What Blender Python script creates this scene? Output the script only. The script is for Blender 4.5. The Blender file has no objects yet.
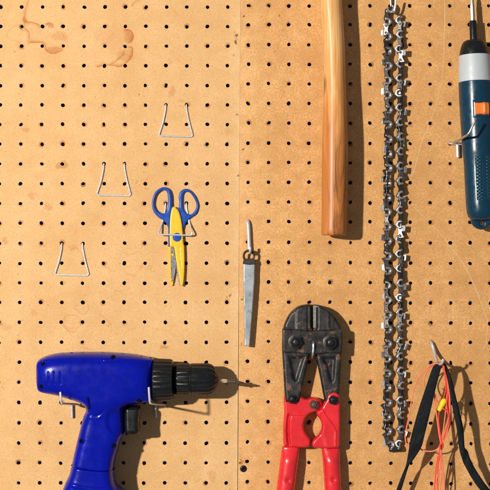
import bpy, bmesh, math, random
import numpy as np
from mathutils import Vector
random.seed(7); rng = np.random.default_rng(7)
SC = bpy.context.scene
COL = SC.collection
U = 0.00125            # metres per photo pixel on the board plane
D = 1520.0             # camera distance in the same unit
# ---------------------------------------------------------------- camera, world, lamps
cam = bpy.data.cameras.new('camera'); camo = bpy.data.objects.new('camera', cam); COL.objects.link(camo)
camo.location = (0, -D*U, 0); camo.rotation_euler = (math.radians(90), 0, 0)
cam.sensor_width = 36; cam.lens = 36*D/490.0; cam.clip_start = 0.05; cam.clip_end = 50
SC.camera = camo
SC.render.resolution_x = SC.render.resolution_y = 1024
w = bpy.data.worlds.new('World'); SC.world = w; w.use_nodes = True
w.node_tree.nodes['Background'].inputs[0].default_value = (0.80, 0.86, 1.0, 1)
w.node_tree.nodes['Background'].inputs[1].default_value = 0.235
SC.view_settings.view_transform = 'Standard'; SC.view_settings.look = 'None'
SC.view_settings.exposure = 0.0; SC.view_settings.gamma = 1.0
def lamp(name, kind, loc, power, color, size):
    l = bpy.data.lights.new(name, kind); l.energy = power; l.color = color
    if kind == 'AREA': l.shape = 'DISK'; l.size = size
    else: l.shadow_soft_size = size
    o = bpy.data.objects.new(name, l); COL.objects.link(o); o.location = loc
    o.rotation_euler = (Vector((0, 0, 0))-Vector(loc)).to_track_quat('-Z', 'Y').to_euler()
    return o
lamp('key_lamp', 'POINT', (-1145*1.06*U, -1600*1.22*U, 235*1.2*U), 365*1.33, (1.0, 0.95, 0.875), 0.048)

# ---------------------------------------------------------------- helpers
def to_world(V, href):
    V = np.asarray(V, float)
    f = (D-(V[:, 2] if href is None else href))/D
    return np.stack([(V[:, 0]-245)*f*U, -V[:, 2]*U, (245-V[:, 1])*f*U], 1)
LOC = {}
def link(o, parent):
    COL.objects.link(o)
    if parent is not None:
        o.parent = parent; LOC[o.name] = LOC[parent.name]
    else: LOC[o.name] = np.zeros(3)
def tag(o, label, cat, group=None):
    o['label'] = label; o['category'] = cat
    if group: o['group'] = group
    return o
def thing(name, x, y, label, cat, group=None, h=0):
    o = bpy.data.objects.new(name, None); COL.objects.link(o); o.empty_display_size = 0.01
    o.location = to_world([(x, y, h)], None)[0]; LOC[o.name] = np.array(o.location)
    return tag(o, label, cat, group)
def mesh(name, V, F, mat, parent=None, href=0.0, angle=35, origin=None, midx=None):
    W = to_world(V, href)
    off = LOC[parent.name] if parent is not None else (np.zeros(3) if origin is None else to_world([origin], None)[0])
    me = bpy.data.meshes.new(name); me.from_pydata((W-off).tolist(), [], [list(map(int, f)) for f in F])
    mats = mat if isinstance(mat, (list, tuple)) else [mat]
    for m in mats: me.materials.append(m)
    if midx is not None: me.polygons.foreach_set('material_index', np.asarray(midx, dtype=np.int32))
    bm = bmesh.new(); bm.from_mesh(me)
    if midx is None:
        bmesh.ops.remove_doubles(bm, verts=bm.verts, dist=1e-6)
        bmesh.ops.recalc_face_normals(bm, faces=bm.faces)
    bm.to_mesh(me); bm.free()
    if angle:
        me.polygons.foreach_set('use_smooth', [True]*len(me.polygons)); me.set_sharp_from_angle(angle=math.radians(angle))
    o = bpy.data.objects.new(name, me); link(o, parent)
    if parent is None: o.location = off; LOC[o.name] = np.array(off)
    return o
class MB:
    def __init__(s): s.V = []; s.F = []
    def add(s, VF):
        n = len(s.V); s.V += [tuple(v) for v in VF[0]]; s.F += [[i+n for i in f] for f in VF[1]]; return s
    def build(s, name, mat, parent=None, **k): return mesh(name, s.V, s.F, mat, parent, **k)
def cr(pts, n=8, closed=False):
    P = np.asarray(pts, float); N = len(P); out = []
    for i in range(N if closed else N-1):
        p1 = P[i]; p2 = P[(i+1) % N]
        p0 = P[i-1] if (closed or i > 0) else 2*p1-p2
        p3 = P[(i+2) % N] if (closed or i+2 < N) else 2*p2-p1
        for t in np.arange(n)/n:
            out.append(0.5*((2*p1)+(-p0+p2)*t+(2*p0-5*p1+4*p2-p3)*t*t+(-p0+3*p1-3*p2+p3)*t**3))
    if not closed: out.append(P[-1])
    return np.array(out)
def rounded(pts, r, n=4):
    P = np.asarray(pts, float); N = len(P); out = []
    for i in range(N):
        rr = r[i] if isinstance(r, (list, tuple)) else r
        a, b, c = P[i-1], P[i], P[(i+1) % N]
        if rr <= 0: out.append(b); continue
        u = (a-b); v = (c-b); lu = np.linalg.norm(u); lv = np.linalg.norm(v); q = min(rr, lu*.48, lv*.48)
        s = b+u/lu*q; e = b+v/lv*q
        for t in np.arange(n+1)/n: out.append((1-t)**2*s+2*t*(1-t)*b+t*t*e)
    return np.array(out)
def tube(path, r, seg=10, smooth=6, caps=True):
    P = cr(path, smooth) if smooth > 1 else np.asarray(path, float)
    R = np.full(len(P), r) if np.isscalar(r) else np.interp(np.linspace(0, 1, len(P)), np.linspace(0, 1, len(r)), r)
    T = np.gradient(P, axis=0); T /= np.linalg.norm(T, axis=1)[:, None]
    n = np.cross(T[0], (0.3, 0.5, 0.81)); n /= np.linalg.norm(n); V = []; F = []
    for i in range(len(P)):
        n = n-T[i]*np.dot(n, T[i]); n /= np.linalg.norm(n); b = np.cross(T[i], n)
        for k in range(seg):
            a = 2*math.pi*k/seg; V.append(P[i]+R[i]*(math.cos(a)*n+math.sin(a)*b))
    for i in range(len(P)-1):
        for k in range(seg): F.append([i*seg+k, i*seg+(k+1) % seg, (i+1)*seg+(k+1) % seg, (i+1)*seg+k])
    if caps:
        m = len(V); V.append(P[0]-T[0]*R[0]*.5); V.append(P[-1]+T[-1]*R[-1]*.5); L = (len(P)-1)*seg
        for k in range(seg):
            F.append([m, (k+1) % seg, k]); F.append([m+1, L+k, L+(k+1) % seg])
    return V, F
def lathe(p0, d, prof, seg=40, flute=0, amp=0.0, fl=None, sq=1.0):
    p0 = np.asarray(p0, float); d = np.asarray(d, float); d = d/np.linalg.norm(d)
    n = np.array((0, 0, 1.0)) if abs(d[2]) < .9 else np.array((0, 1.0, 0)); n = n-d*np.dot(n, d); n /= np.linalg.norm(n); b = np.cross(d, n)
    V = []; F = []
    for j, (t, r) in enumerate(prof):
        for k in range(seg):
            a = 2*math.pi*k/seg
            rr = r*(1+(amp*math.copysign(abs(math.cos(flute*a/2)) ** .7, math.cos(flute*a/2)) if flute and (fl is None or fl[j]) else 0))
            V.append(p0+d*t+rr*(math.cos(a)*n*sq+math.sin(a)*b))
    for j in range(len(prof)-1):
        for k in range(seg): F.append([j*seg+k, j*seg+(k+1) % seg, (j+1)*seg+(k+1) % seg, (j+1)*seg+k])
    F.append(list(range(seg))[::-1]); L = (len(prof)-1)*seg; F.append([L+k for k in range(seg)])
    return V, F
def extrude(outl, h0, h1, ch=0.3):
    """plate with a chamfered upper and lower rim"""
    O = np.asarray(outl, float)[:, :2]; N = len(O)
    a = np.roll(O, 1, 0); c = np.roll(O, -1, 0)
    t1 = O-a; t2 = c-O; t1 /= np.linalg.norm(t1, axis=1)[:, None]+1e-9; t2 /= np.linalg.norm(t2, axis=1)[:, None]+1e-9
    area = 0.5*np.sum(O[:, 0]*c[:, 1]-c[:, 0]*O[:, 1]); s = 1 if area > 0 else -1
    nn = np.stack([-(t1+t2)[:, 1], (t1+t2)[:, 0]], 1)*s; nn /= np.linalg.norm(nn, axis=1)[:, None]+1e-9
    I = O+nn*ch; V = []
    for (q, h) in ((I, h0), (O, h0+ch), (O, h1-ch), (I, h1)): V += [(p[0], p[1], h) for p in q]
    F = [list(range(N))[::-1], [3*N+k for k in range(N)]]
    for j in range(3):
        for k in range(N): F.append([j*N+k, j*N+(k+1) % N, (j+1)*N+(k+1) % N, (j+1)*N+k])
    return V, F
def seg_dist(X, polys, closed=True):
    best = np.full(len(X), 1e9); near = np.zeros_like(X)
    for P in polys:
        P = np.asarray(P, float); A = P if closed else P[:-1]; B = np.roll(P, -1, 0) if closed else P[1:]
        for a, b in zip(A, B):
            ab = b-a; L = ab@ab
            if L < 1e-12: continue
            t = np.clip(((X-a)@ab)/L, 0, 1); q = a+t[:, None]*ab; dd = np.hypot(*(X-q).T)
            m = dd < best; best[m] = dd[m]; near[m] = q[m]
    return best, near
def inside(X, polys):
    r = np.zeros(len(X), bool)
    for P in polys:
        P = np.asarray(P, float); Q = np.roll(P, -1, 0)
        for a, b in zip(P, Q):
            if a[1] == b[1]: continue
            c = (a[1] > X[:, 1]) != (b[1] > X[:, 1])
            r ^= c & (X[:, 0] < (b[0]-a[0])*(X[:, 1]-a[1])/(b[1]-a[1])+a[0])
    return r
def field(polys, step, top, bottom, smooth=0, detail=None, post=0, rim=None, lam=0):
    """solid whose outline is polys (even-odd) and whose front and back heights are functions of (x, y, distance to the rim)"""
    polys = [np.asarray(p, float)[:, :2] for p in polys]; A = np.concatenate(polys+([np.asarray(p, float)[:, :2] for p in rim] if rim else []))
    x0, y0 = A.min(0)-step*1.3; x1, y1 = A.max(0)+step*1.3
    nx = int((x1-x0)/step)+2; ny = int((y1-y0)/step)+2
    gx, gy = np.meshgrid(x0+np.arange(nx)*step, y0+np.arange(ny)*step); X = np.stack([gx.ravel(), gy.ravel()], 1)
    ins = inside(X, polys); d, near = seg_dist(X, polys)
    idx = np.arange(nx*ny).reshape(ny, nx)
    q = np.stack([idx[:-1, :-1], idx[:-1, 1:], idx[1:, 1:], idx[1:, :-1]], -1).reshape(-1, 4)
    q = q[ins[q].any(1)]
    snap = ~ins | (d < .3*step)
    Y = X.copy(); Y[snap] = near[snap]; dd = np.where(snap, 0, d)
    if lam:        # smooth inflation: screened Poisson solution, 0 at the rim and 1 deep inside
        mk = inside(X, rim).reshape(ny, nx); u = mk.astype(float)*.5; k2 = (step/lam)**2
        for _ in range(1500):
            a = np.zeros_like(u); a[1:-1, 1:-1] = (u[1:-1, :-2]+u[1:-1, 2:]+u[:-2, 1:-1]+u[2:, 1:-1]+k2)/(4+k2); u = np.where(mk, a, 0)
        rd = seg_dist(Y, rim)[0]; uu = u.ravel(); e_ = mk.ravel() & (rd > 3.2) & (rd < 4.2); c_ = np.median(uu[e_]/rd[e_]) if e_.any() else .1
        w_ = sstep(1.0, 4.5, rd); dd = np.where(rd < .25*step, 0, uu*w_+rd*c_*1.04*(1-w_))
    elif rim is not None: dd = seg_dist(Y, [np.asarray(p, float)[:, :2] for p in rim])[0]
    ht = np.asarray(top(Y[:, 0], Y[:, 1], dd), float)*np.ones(len(Y)); hb = np.asarray(bottom(Y[:, 0], Y[:, 1], dd), float)*np.ones(len(Y))
    if smooth:
        for _ in range(smooth):
            g = ht.reshape(ny, nx); a = g.copy(); a[1:-1, 1:-1] = (g[1:-1, :-2]+g[1:-1, 2:]+g[:-2, 1:-1]+g[2:, 1:-1])/4
            m = (dd > 1.2*step).reshape(ny, nx); g = np.where(m, .5*g+.5*a, g); ht = g.ravel()
    if detail is not None: ht = ht+detail(Y[:, 0], Y[:, 1], dd)
    for _ in range(post):
        g = ht.reshape(ny, nx); a = g.copy(); a[1:-1, 1:-1] = (g[1:-1, :-2]+g[1:-1, 2:]+g[:-2, 1:-1]+g[2:, 1:-1])/4
        ht = np.where((dd > 1.2*step).reshape(ny, nx), .4*g+.6*a, g).ravel()
    used = np.unique(q); mp = -np.ones(nx*ny, int); mp[used] = np.arange(len(used)); q = mp[q]; n = len(used)
    V = np.concatenate([np.column_stack([Y[used], ht[used]]), np.column_stack([Y[used], hb[used]])])
    F = q.tolist()+(q[:, ::-1]+n).tolist()
    e = np.concatenate([q[:, [0, 1]], q[:, [1, 2]], q[:, [2, 3]], q[:, [3, 0]]]); k = np.sort(e, 1); _, inv, cnt = np.unique(k, axis=0, return_inverse=True, return_counts=True)
    for a, b in e[cnt[inv.ravel()] == 1]: F.append([b, a, a+n, b+n])
    # drop collapsed faces
    G = []
    for f in F:
        g = [];
        for i in f:
            if not g or np.abs(V[i]-V[g[-1]]).max() > 1e-5: g.append(i)
        if len(g) > 1 and np.abs(V[g[0]]-V[g[-1]]).max() < 1e-5: g.pop()
        if len(g) > 2: G.append(g)
    return V, G
def dome(d, R, T, e=0.0, p=2.0):
    t = np.clip(d/R, 0, 1); return e+(T-e)*(1-(1-t)**p)**(1/p)
def sstep(a, b, x):
    t = np.clip((x-a)/(b-a), 0, 1); return t*t*(3-2*t)
def groove(x, y, line, width, depth):
    d, _ = seg_dist(np.stack([x, y], 1), [np.asarray(line, float)], False); return -depth*np.exp(-(d/width)**2)
def ell(cx, cy, rx, ry, n=32, a0=0.0):
    a = np.arange(n)/n*2*math.pi+a0; return np.stack([cx+rx*np.cos(a), cy+ry*np.sin(a)], 1)

# ---------------------------------------------------------------- materials
def nodes(name):
    m = bpy.data.materials.new(name); m.use_nodes = True; nt = m.node_tree; return m, nt, nt.nodes['Principled BSDF']
def N(nt, t, **k):
    n = nt.nodes.new(t)
    for a, b in k.items():
        if a.startswith('i_'): n.inputs[a[2:].replace('_', ' ')].default_value = b
        else: setattr(n, a, b)
    return n
def coords(nt, scale=(1, 1, 1), rot=(0, 0, 0)):
    t = N(nt, 'ShaderNodeTexCoord'); mp = N(nt, 'ShaderNodeMapping'); nt.links.new(t.outputs['Object'], mp.inputs[0])
    mp.inputs['Scale'].default_value = scale; mp.inputs['Rotation'].default_value = rot; return mp.outputs[0]
def noise(nt, vec, scale, detail=4, rough=.6, dist=0.0):
    n = N(nt, 'ShaderNodeTexNoise'); n.inputs['Scale'].default_value = scale; n.inputs['Detail'].default_value = detail
    n.inputs['Roughness'].default_value = rough; n.inputs['Distortion'].default_value = dist; nt.links.new(vec, n.inputs['Vector']); return n.outputs[0]
def ramp(nt, fac, stops, interp='LINEAR'):
    r = N(nt, 'ShaderNodeValToRGB'); r.color_ramp.interpolation = interp
    while len(r.color_ramp.elements) < len(stops): r.color_ramp.elements.new(.5)
    for e, (p, c) in zip(r.color_ramp.elements, stops):
        e.position = p; e.color = (c if len(c) == 4 else (*c, 1)) if not np.isscalar(c) else (c, c, c, 1)
    nt.links.new(fac, r.inputs[0]); return r.outputs[0]
def mix(nt, fac, a, b, mode='MIX'):
    m = N(nt, 'ShaderNodeMix', data_type='RGBA', blend_type=mode)
    for s, v in ((0, fac), (6, a), (7, b)):
        if isinstance(v, bpy.types.NodeSocket): nt.links.new(v, m.inputs[s])
        else: m.inputs[s].default_value = v if s == 0 else (*v, 1)
    return m.outputs[2]
def bump(nt, b, h, strength, dist=0.001):
    n = N(nt, 'ShaderNodeBump'); n.inputs['Strength'].default_value = strength; n.inputs['Distance'].default_value = dist
    nt.links.new(h, n.inputs['Height']); nt.links.new(n.outputs[0], b.inputs['Normal'])
def simple(name, col, rough=.5, metal=0.0, var=.12, vscale=60, bmp=0.0, bscale=500, coat=0.0, rvar=.1, spots=None, spec=.5):
    m, nt, b = nodes(name); v = coords(nt)
    n1 = noise(nt, v, vscale, 5); lo = tuple(c*(1-var) for c in col); hi = tuple(min(1, c*(1+var)) for c in col)
    c = ramp(nt, n1, [(.3, lo), (.7, hi)])
    if spots:
        sc_, th, scol = spots; ns = noise(nt, v, sc_, 6, .65); f = ramp(nt, ns, [(th, 0.0), (th+.07, 1.0)]); c = mix(nt, f, c, scol)
        mr = ramp(nt, ns, [(th, metal), (th+.07, 0.0)]); nt.links.new(mr, b.inputs['Metallic'])
    else: b.inputs['Metallic'].default_value = metal
    nt.links.new(c, b.inputs['Base Color'])
    r = ramp(nt, noise(nt, v, vscale*2.3, 5), [(.3, max(0.03, rough-rvar)), (.7, min(1, rough+rvar))]); nt.links.new(r, b.inputs['Roughness'])
    b.inputs['Coat Weight'].default_value = coat; b.inputs['Coat Roughness'].default_value = .12; b.inputs['Specular IOR Level'].default_value = spec
    if bmp: bump(nt, b, noise(nt, v, bscale, 4), bmp, .0006)
    return m
def board(name, base, dark, light, blot, cl, spk, fibre, worn):
    m, nt, b = nodes(name); v = coords(nt)
    big = noise(nt, v, 13, 6, .62, .4); mid = noise(nt, v, 70, 6, .65, .3); fine = noise(nt, v, 420, 4, .7); grit = noise(nt, v, 900, 2, .6)
    c = ramp(nt, big, [(.32, dark), (.5, base), (.68, light)])
    c = mix(nt, ramp(nt, mid, [(.35, cl), (.62, 0.0)]), c, tuple(k*.80 for k in dark))
    c = mix(nt, ramp(nt, noise(nt, v, 48, 3, .55, 1.0), [(.64, 0.0), (.76, .55)]), c, blot)
    c = mix(nt, ramp(nt, fine, [(.35, fibre), (.6, 0.0)]), c, tuple(k*.62 for k in base))
    c = mix(nt, ramp(nt, grit, [(.58, 0.0), (.72, .5)]), c, tuple(min(1, k*1.25) for k in light))
    vo = N(nt, 'ShaderNodeTexVoronoi'); vo.inputs['Scale'].default_value = 150; nt.links.new(v, vo.inputs['Vector'])
    lt = N(nt, 'ShaderNodeMath', operation='LESS_THAN'); nt.links.new(vo.outputs['Distance'], lt.inputs[0]); lt.inputs[1].default_value = .13
    s2 = N(nt, 'ShaderNodeMath', operation='MULTIPLY'); nt.links.new(lt.outputs[0], s2.inputs[0])
    nt.links.new(ramp(nt, noise(nt, v, 33, 2), [(spk, 0.0), (spk+.08, .5)]), s2.inputs[1])
    c = mix(nt, s2.outputs[0], c, (.16, .07, .025))
    # rubbed pale edge along the joint (object x)
    sp = N(nt, 'ShaderNodeSeparateXYZ'); nt.links.new(v, sp.inputs[0]); wr = N(nt, 'ShaderNodeMapRange'); nt.links.new(sp.outputs['X'], wr.inputs[0])
    wr.inputs['From Min'].default_value = worn[0]*U; wr.inputs['From Max'].default_value = worn[1]*U; wr.inputs['To Min'].default_value = 0; wr.inputs['To Max'].default_value = 1
    wm = N(nt, 'ShaderNodeMath', operation='MULTIPLY'); nt.links.new(wr.outputs[0], wm.inputs[0]); nt.links.new(ramp(nt, noise(nt, v, 60, 5, .65), [(.35, 0.05), (.7, worn[2])]), wm.inputs[1])
    c = mix(nt, wm.outputs[0], c, worn[3])
    nt.links.new(c, b.inputs['Base Color']); b.inputs['Roughness'].default_value = .62; b.inputs['Specular IOR Level'].default_value = .3
    bump(nt, b, noise(nt, v, 480, 5, .75), .45, .0007)
    return m
M = {}
M['board_pale'] = board('board_pale', (.67, .392, .156), (.625, .341, .122), (.715, .437, .190), (.60, .23, .05), .30, .56, .45, (118, 128, .55, (.72, .50, .27)))
M['board_tan'] = board('board_tan', (.715, .368, .121), (.57, .272, .078), (.785, .432, .160), (.48, .19, .04), .62, .55, .95, (-95, -131, .6, (.78, .48, .22)))
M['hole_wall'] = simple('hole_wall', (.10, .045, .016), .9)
M['lit_flake'] = simple('lit_flake', (.50, .27, .10), .9)
M['shade_backing'] = simple('shade_backing', (.006, .005, .004), .95)  # near-black colour paints in the unlit depth behind the peg holes
def stain(name, col, mx):
    m, nt, b = nodes(name); v = coords(nt)
    b.inputs['Base Color'].default_value = (*col, 1); b.inputs['Roughness'].default_value = .65; b.inputs['Specular IOR Level'].default_value = .25
    at = N(nt, 'ShaderNodeAttribute', attribute_name='amount'); r = ramp(nt, noise(nt, v, 260, 5, .7), [(.2, .62), (.6, 1.0)])
    mu = N(nt, 'ShaderNodeMath', operation='MULTIPLY'); nt.links.new(at.outputs['Fac'], mu.inputs[0]); nt.links.new(r, mu.inputs[1])
    m2 = N(nt, 'ShaderNodeMath', operation='MULTIPLY'); nt.links.new(mu.outputs[0], m2.inputs[0]); m2.inputs[1].default_value = mx
    tr = N(nt, 'ShaderNodeBsdfTransparent'); ms = N(nt, 'ShaderNodeMixShader'); nt.links.new(m2.outputs[0], ms.inputs[0])
    nt.links.new(tr.outputs[0], ms.inputs[1]); nt.links.new(b.outputs[0], ms.inputs[2]); nt.links.new(ms.outputs[0], nt.nodes['Material Output'].inputs[0]); return m
M['stain'] = stain('water_stain', (.58, .165, .02), .92)
M['scratch'] = stain('scratch', (.88, .64, .38), .85)
M['burr'] = stain('burr', (.09, .035, .012), .9)
M['blue_shell'] = simple('blue_shell', (.0004, .0045, .25), .22, 0, .15, 50, .07, 420, 0, .06, spec=.24)
M['blue_battery'] = simple('blue_battery', (.0004, .0045, .255), .22, 0, .15, 50, .06, 420, 0, .06, spec=.24)
M['black_plastic'] = simple('black_plastic', (.006, .0065, .007), .34, 0, .2, 90, .1, 900, spec=.35)
M['black_hole'] = simple('black_hole', (.003, .003, .003), .9, spec=.05)  # near-black that paints shade into screw recesses
M['steel'] = simple('steel', (.62, .63, .62), .28, 1.0, .12, 200)
M['zinc_wire'] = simple('zinc_wire', (.55, .56, .58), .36, .4, .15, 300, .1, 900)
M['dull_wire'] = simple('dull_wire', (.42, .38, .32), .42, .7, .2, 300)
M['bit_grey'] = simple('bit_grey', (.36, .35, .33), .4, .8, .25, 250)
M['bit_steel'] = simple('bit_steel', (.14, .11, .08), .42, .8, .3, 300)
M['bit_pale'] = simple('bit_pale', (.62, .48, .32), .4, .5, .2, 300)
M['copper_ring'] = simple('copper_ring', (.20, .07, .035), .5, .3, .2, 300)
M['jaw_iron'] = simple('jaw_iron', (.024, .0225, .0215), .44, .35, .8, 90, .35, 420, spots=(75, .585, (.14, .058, .028)))
M['jaw_edge_lit'] = simple('jaw_edge_lit', (.50, .49, .46), .4, .75, .25, 160, .1, 500, spots=(110, .57, (.25, .11, .04)))
M['plate_iron'] = simple('plate_iron', (.026, .022, .019), .42, .4, .8, 120, .35, 420, spots=(120, .60, (.16, .065, .028)))
M['bolt_iron'] = simple('bolt_iron', (.015, .014, .014), .36, .5, .4, 150, .2, 500)
M['rusty_bolt'] = simple('rusty_bolt', (.10, .06, .038), .5, .4, .4, 250, .3, 600)
M['red_paint'] = simple('red_paint', (.63, .017, .022), .28, 0, .13, 45, .10, 320, .25, .09, spots=(170, .635, (.10, .03, .02)))
M['chain_dark'] = simple('chain_dark', (.042, .040, .038), .34, .75, .4, 250, .1, 700)
M['chain_bright'] = simple('chain_bright', (.50, .49, .475), .36, .8, .45, 260, .15, 600)
M['chain_grey'] = simple('chain_grey', (.12, .117, .112), .34, .75, .35, 220)
M['file_steel'] = simple('file_steel', (.30, .335, .35), .46, .45, .32, 45, .2, 420, spots=(75, .58, (.20, .17, .14)))
M['dark_iron'] = simple('dark_iron', (.040, .030, .024), .46, .5, .3, 200, .2, 500)
M['yellow'] = simple('yellow_plastic', (.86, .43, .006), .38, 0, .05, 60)
M['scissor_blue'] = simple('scissor_blue', (.006, .060, .33), .32, 0, .1, 60, spec=.35)
M['blade_grey'] = simple('blade_grey', (.24, .22, .24), .36, .8, .2, 200)
M['teal_shell'] = simple('teal_shell', (.002, .031, .058), .27, 0, .12, 60, .05, 800, spec=.42)
M['grey_ring'] = simple('grey_ring', (.44, .465, .47), .42, 0, .04, 60)
M['orange'] = simple('orange_plastic', (.86, .19, .018), .40, 0, .05, 60)
M['webbing'] = simple('webbing', (.008, .0095, .011), .85, 0, .3, 300, .6, 900, spec=.2)
M['cord_red'] = simple('cord_red', (.86, .06, .035), .35, 0, .1, 300)
M['cord_orange'] = simple('cord_orange', (.88, .20, .10), .35, 0, .1, 300)
M['foam_yellow'] = simple('foam_yellow', (.74, .58, .008), .7, 0, .06, 300, .2, 900)
M['foam_white'] = simple('white_plastic', (.52, .50, .49), .4)
def wood():
    m, nt, b = nodes('varnished_wood'); v = coords(nt)
    sep = N(nt, 'ShaderNodeSeparateXYZ'); nt.links.new(v, sep.inputs[0])
    mr = N(nt, 'ShaderNodeMapRange'); mr.inputs['From Min'].default_value = .06; mr.inputs['From Max'].default_value = .25; nt.links.new(sep.outputs['Z'], mr.inputs[0])
    # heartwood boundary: a slanting flame towards the butt
    fl = noise(nt, coords(nt, (85, 60, 9), (0, .10, 0)), 1.0, 3, .55, 1.2)
    mm = N(nt, 'ShaderNodeMath', operation='MULTIPLY_ADD'); nt.links.new(fl, mm.inputs[0]); mm.inputs[1].default_value = 1.9; mm.inputs[2].default_value = -.95
    ad = N(nt, 'ShaderNodeMath', operation='ADD'); nt.links.new(mr.outputs[0], ad.inputs[0]); nt.links.new(mm.outputs[0], ad.inputs[1])
    c = ramp(nt, ad.outputs[0], [(0.05, (.46, .155, .032)), (.36, (.58, .235, .058)), (.60, (.66, .30, .085)), (1.0, (.74, .41, .15))])
    # growth rings cut along the handle
    wv = N(nt, 'ShaderNodeTexWave', wave_type='BANDS', bands_direction='X', wave_profile='SAW'); wv.inputs['Scale'].default_value = 1.0; wv.inputs['Distortion'].default_value = 7.0; wv.inputs['Detail'].default_value = 3; wv.inputs['Detail Scale'].default_value = .9
    nt.links.new(coords(nt, (95, 60, 10), (0, .10, 0)), wv.inputs['Vector'])
    c = mix(nt, ramp(nt, wv.outputs['Fac'], [(.0, .0), (.5, .08), (.92, .42), (1.0, .05)]), c, (.40, .12, .02))
    st = ramp(nt, noise(nt, coords(nt, (62, 50, 10), (0, .20, 0)), 1.0, 5, .66, 1.0), [(.53, 0.0), (.65, .8)])
    lim = ramp(nt, mr.outputs[0], [(.12, 1.0), (.55, 0.0)])
    s2 = N(nt, 'ShaderNodeMath', operation='MULTIPLY'); nt.links.new(st, s2.inputs[0]); nt.links.new(lim, s2.inputs[1]); c = mix(nt, s2.outputs[0], c, (.10, .028, .008))
    c = mix(nt, ramp(nt, noise(nt, coords(nt, (700, 700, 22)), 1.0, 3), [(.52, 0.0), (.72, .38)]), c, (.34, .11, .02))
    # knot on the left flank
    mp = N(nt, 'ShaderNodeMapping'); t_ = N(nt, 'ShaderNodeTexCoord'); nt.links.new(t_.outputs['Object'], mp.inputs[0]); mp.inputs['Location'].default_value = (10.2*U, 2.6*U, -148*U*.42); mp.inputs['Scale'].default_value = (1, .6, .42)
    ln = N(nt, 'ShaderNodeVectorMath', operation='LENGTH'); nt.links.new(mp.outputs[0], ln.inputs[0])
    kn = N(nt, 'ShaderNodeMath', operation='MULTIPLY_ADD'); nt.links.new(noise(nt, v, 300, 3), kn.inputs[0]); kn.inputs[1].default_value = .003; nt.links.new(ln.outputs['Value'], kn.inputs[2])
    c = mix(nt, ramp(nt, kn.outputs[0], [(.0030, .9), (.0058, 0.0)]), c, (.07, .02, .006))
    nt.links.new(c, b.inputs['Base Color']); b.inputs['Roughness'].default_value = .46; b.inputs['Coat Weight'].default_value = .10; b.inputs['Coat Roughness'].default_value = .25; b.inputs['Specular IOR Level'].default_value = .34
    bump(nt, b, noise(nt, coords(nt, (260, 260, 9)), 1.0, 4), .25, .0008)
    return m
M['wood'] = wood()
def knurl():
    m, nt, b = nodes('knurled_grip'); v1 = coords(nt, (1, 1, 1), (0, .8, 0)); v2 = coords(nt, (1, 1, 1), (0, -.8, 0))
    b.inputs['Base Color'].default_value = (.003, .042, .072, 1); b.inputs['Roughness'].default_value = .30
    hs = []
    for v in (v1, v2):
        wv = N(nt, 'ShaderNodeTexWave', bands_direction='X'); wv.inputs['Scale'].default_value = 105; nt.links.new(v, wv.inputs['Vector']); hs.append(wv.outputs['Fac'])
    mu = N(nt, 'ShaderNodeMath', operation='MULTIPLY'); nt.links.new(hs[0], mu.inputs[0]); nt.links.new(hs[1], mu.inputs[1]); bump(nt, b, mu.outputs[0], 1.0, .0012); return m
M['knurl'] = knurl()

# ---------------------------------------------------------------- the board: two hardboard panels with real drilled holes
def seam(y): return 240.4-3.0*y/483.0
rows_left = [7.0, 26.5, 46.2, 65.7, 85.6, 105.1, 124.4, 144.1, 163.9, 183.7, 203.5, 223.3, 243.3, 263.3, 283.1, 302.4, 322.3, 342.3, 362.4, 382.4, 402.5, 422.8, 443.1, 463.0, 483.1]
rows_right = [6, 24.7, 44.8, 64.4, 84, 103.7, 123.3, 143.3, 163, 182.7, 202.5, 222, 242.6, 262.8, 282.5, 302.6, 322.5, 342.2, 362.2, 382.3, 402.5, 422.7, 443, 463, 483]
lt_top = [0.8, 21.7, 42.6, 63.4, 84.4, 105, 125.5, 146, 166.5, 187.1, 207.6, 227.7]; lt_bot = [-2.3, 18.5, 39.6, 60.7, 81.6, 102.5, 123.2, 143.9, 164.6, 185.3, 206, 226.3]
rt_top = [248.6, 269, 289, 309.4, 329.8, 350, 370.1, 390, 410, 429.9, 449.6, 469.4, 488.8]; rt_bot = [247.2, 268, 288.6, 309.1, 330, 350.6, 370.3, 391, 411, 431.2, 451.3, 471.1, 491]
def ext(a, lo, hi): return [a[0]-(a[1]-a[0])*k for k in range(lo, 0, -1)]+list(a)+[a[-1]+(a[-1]-a[-2])*k for k in range(1, hi+1)]
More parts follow.
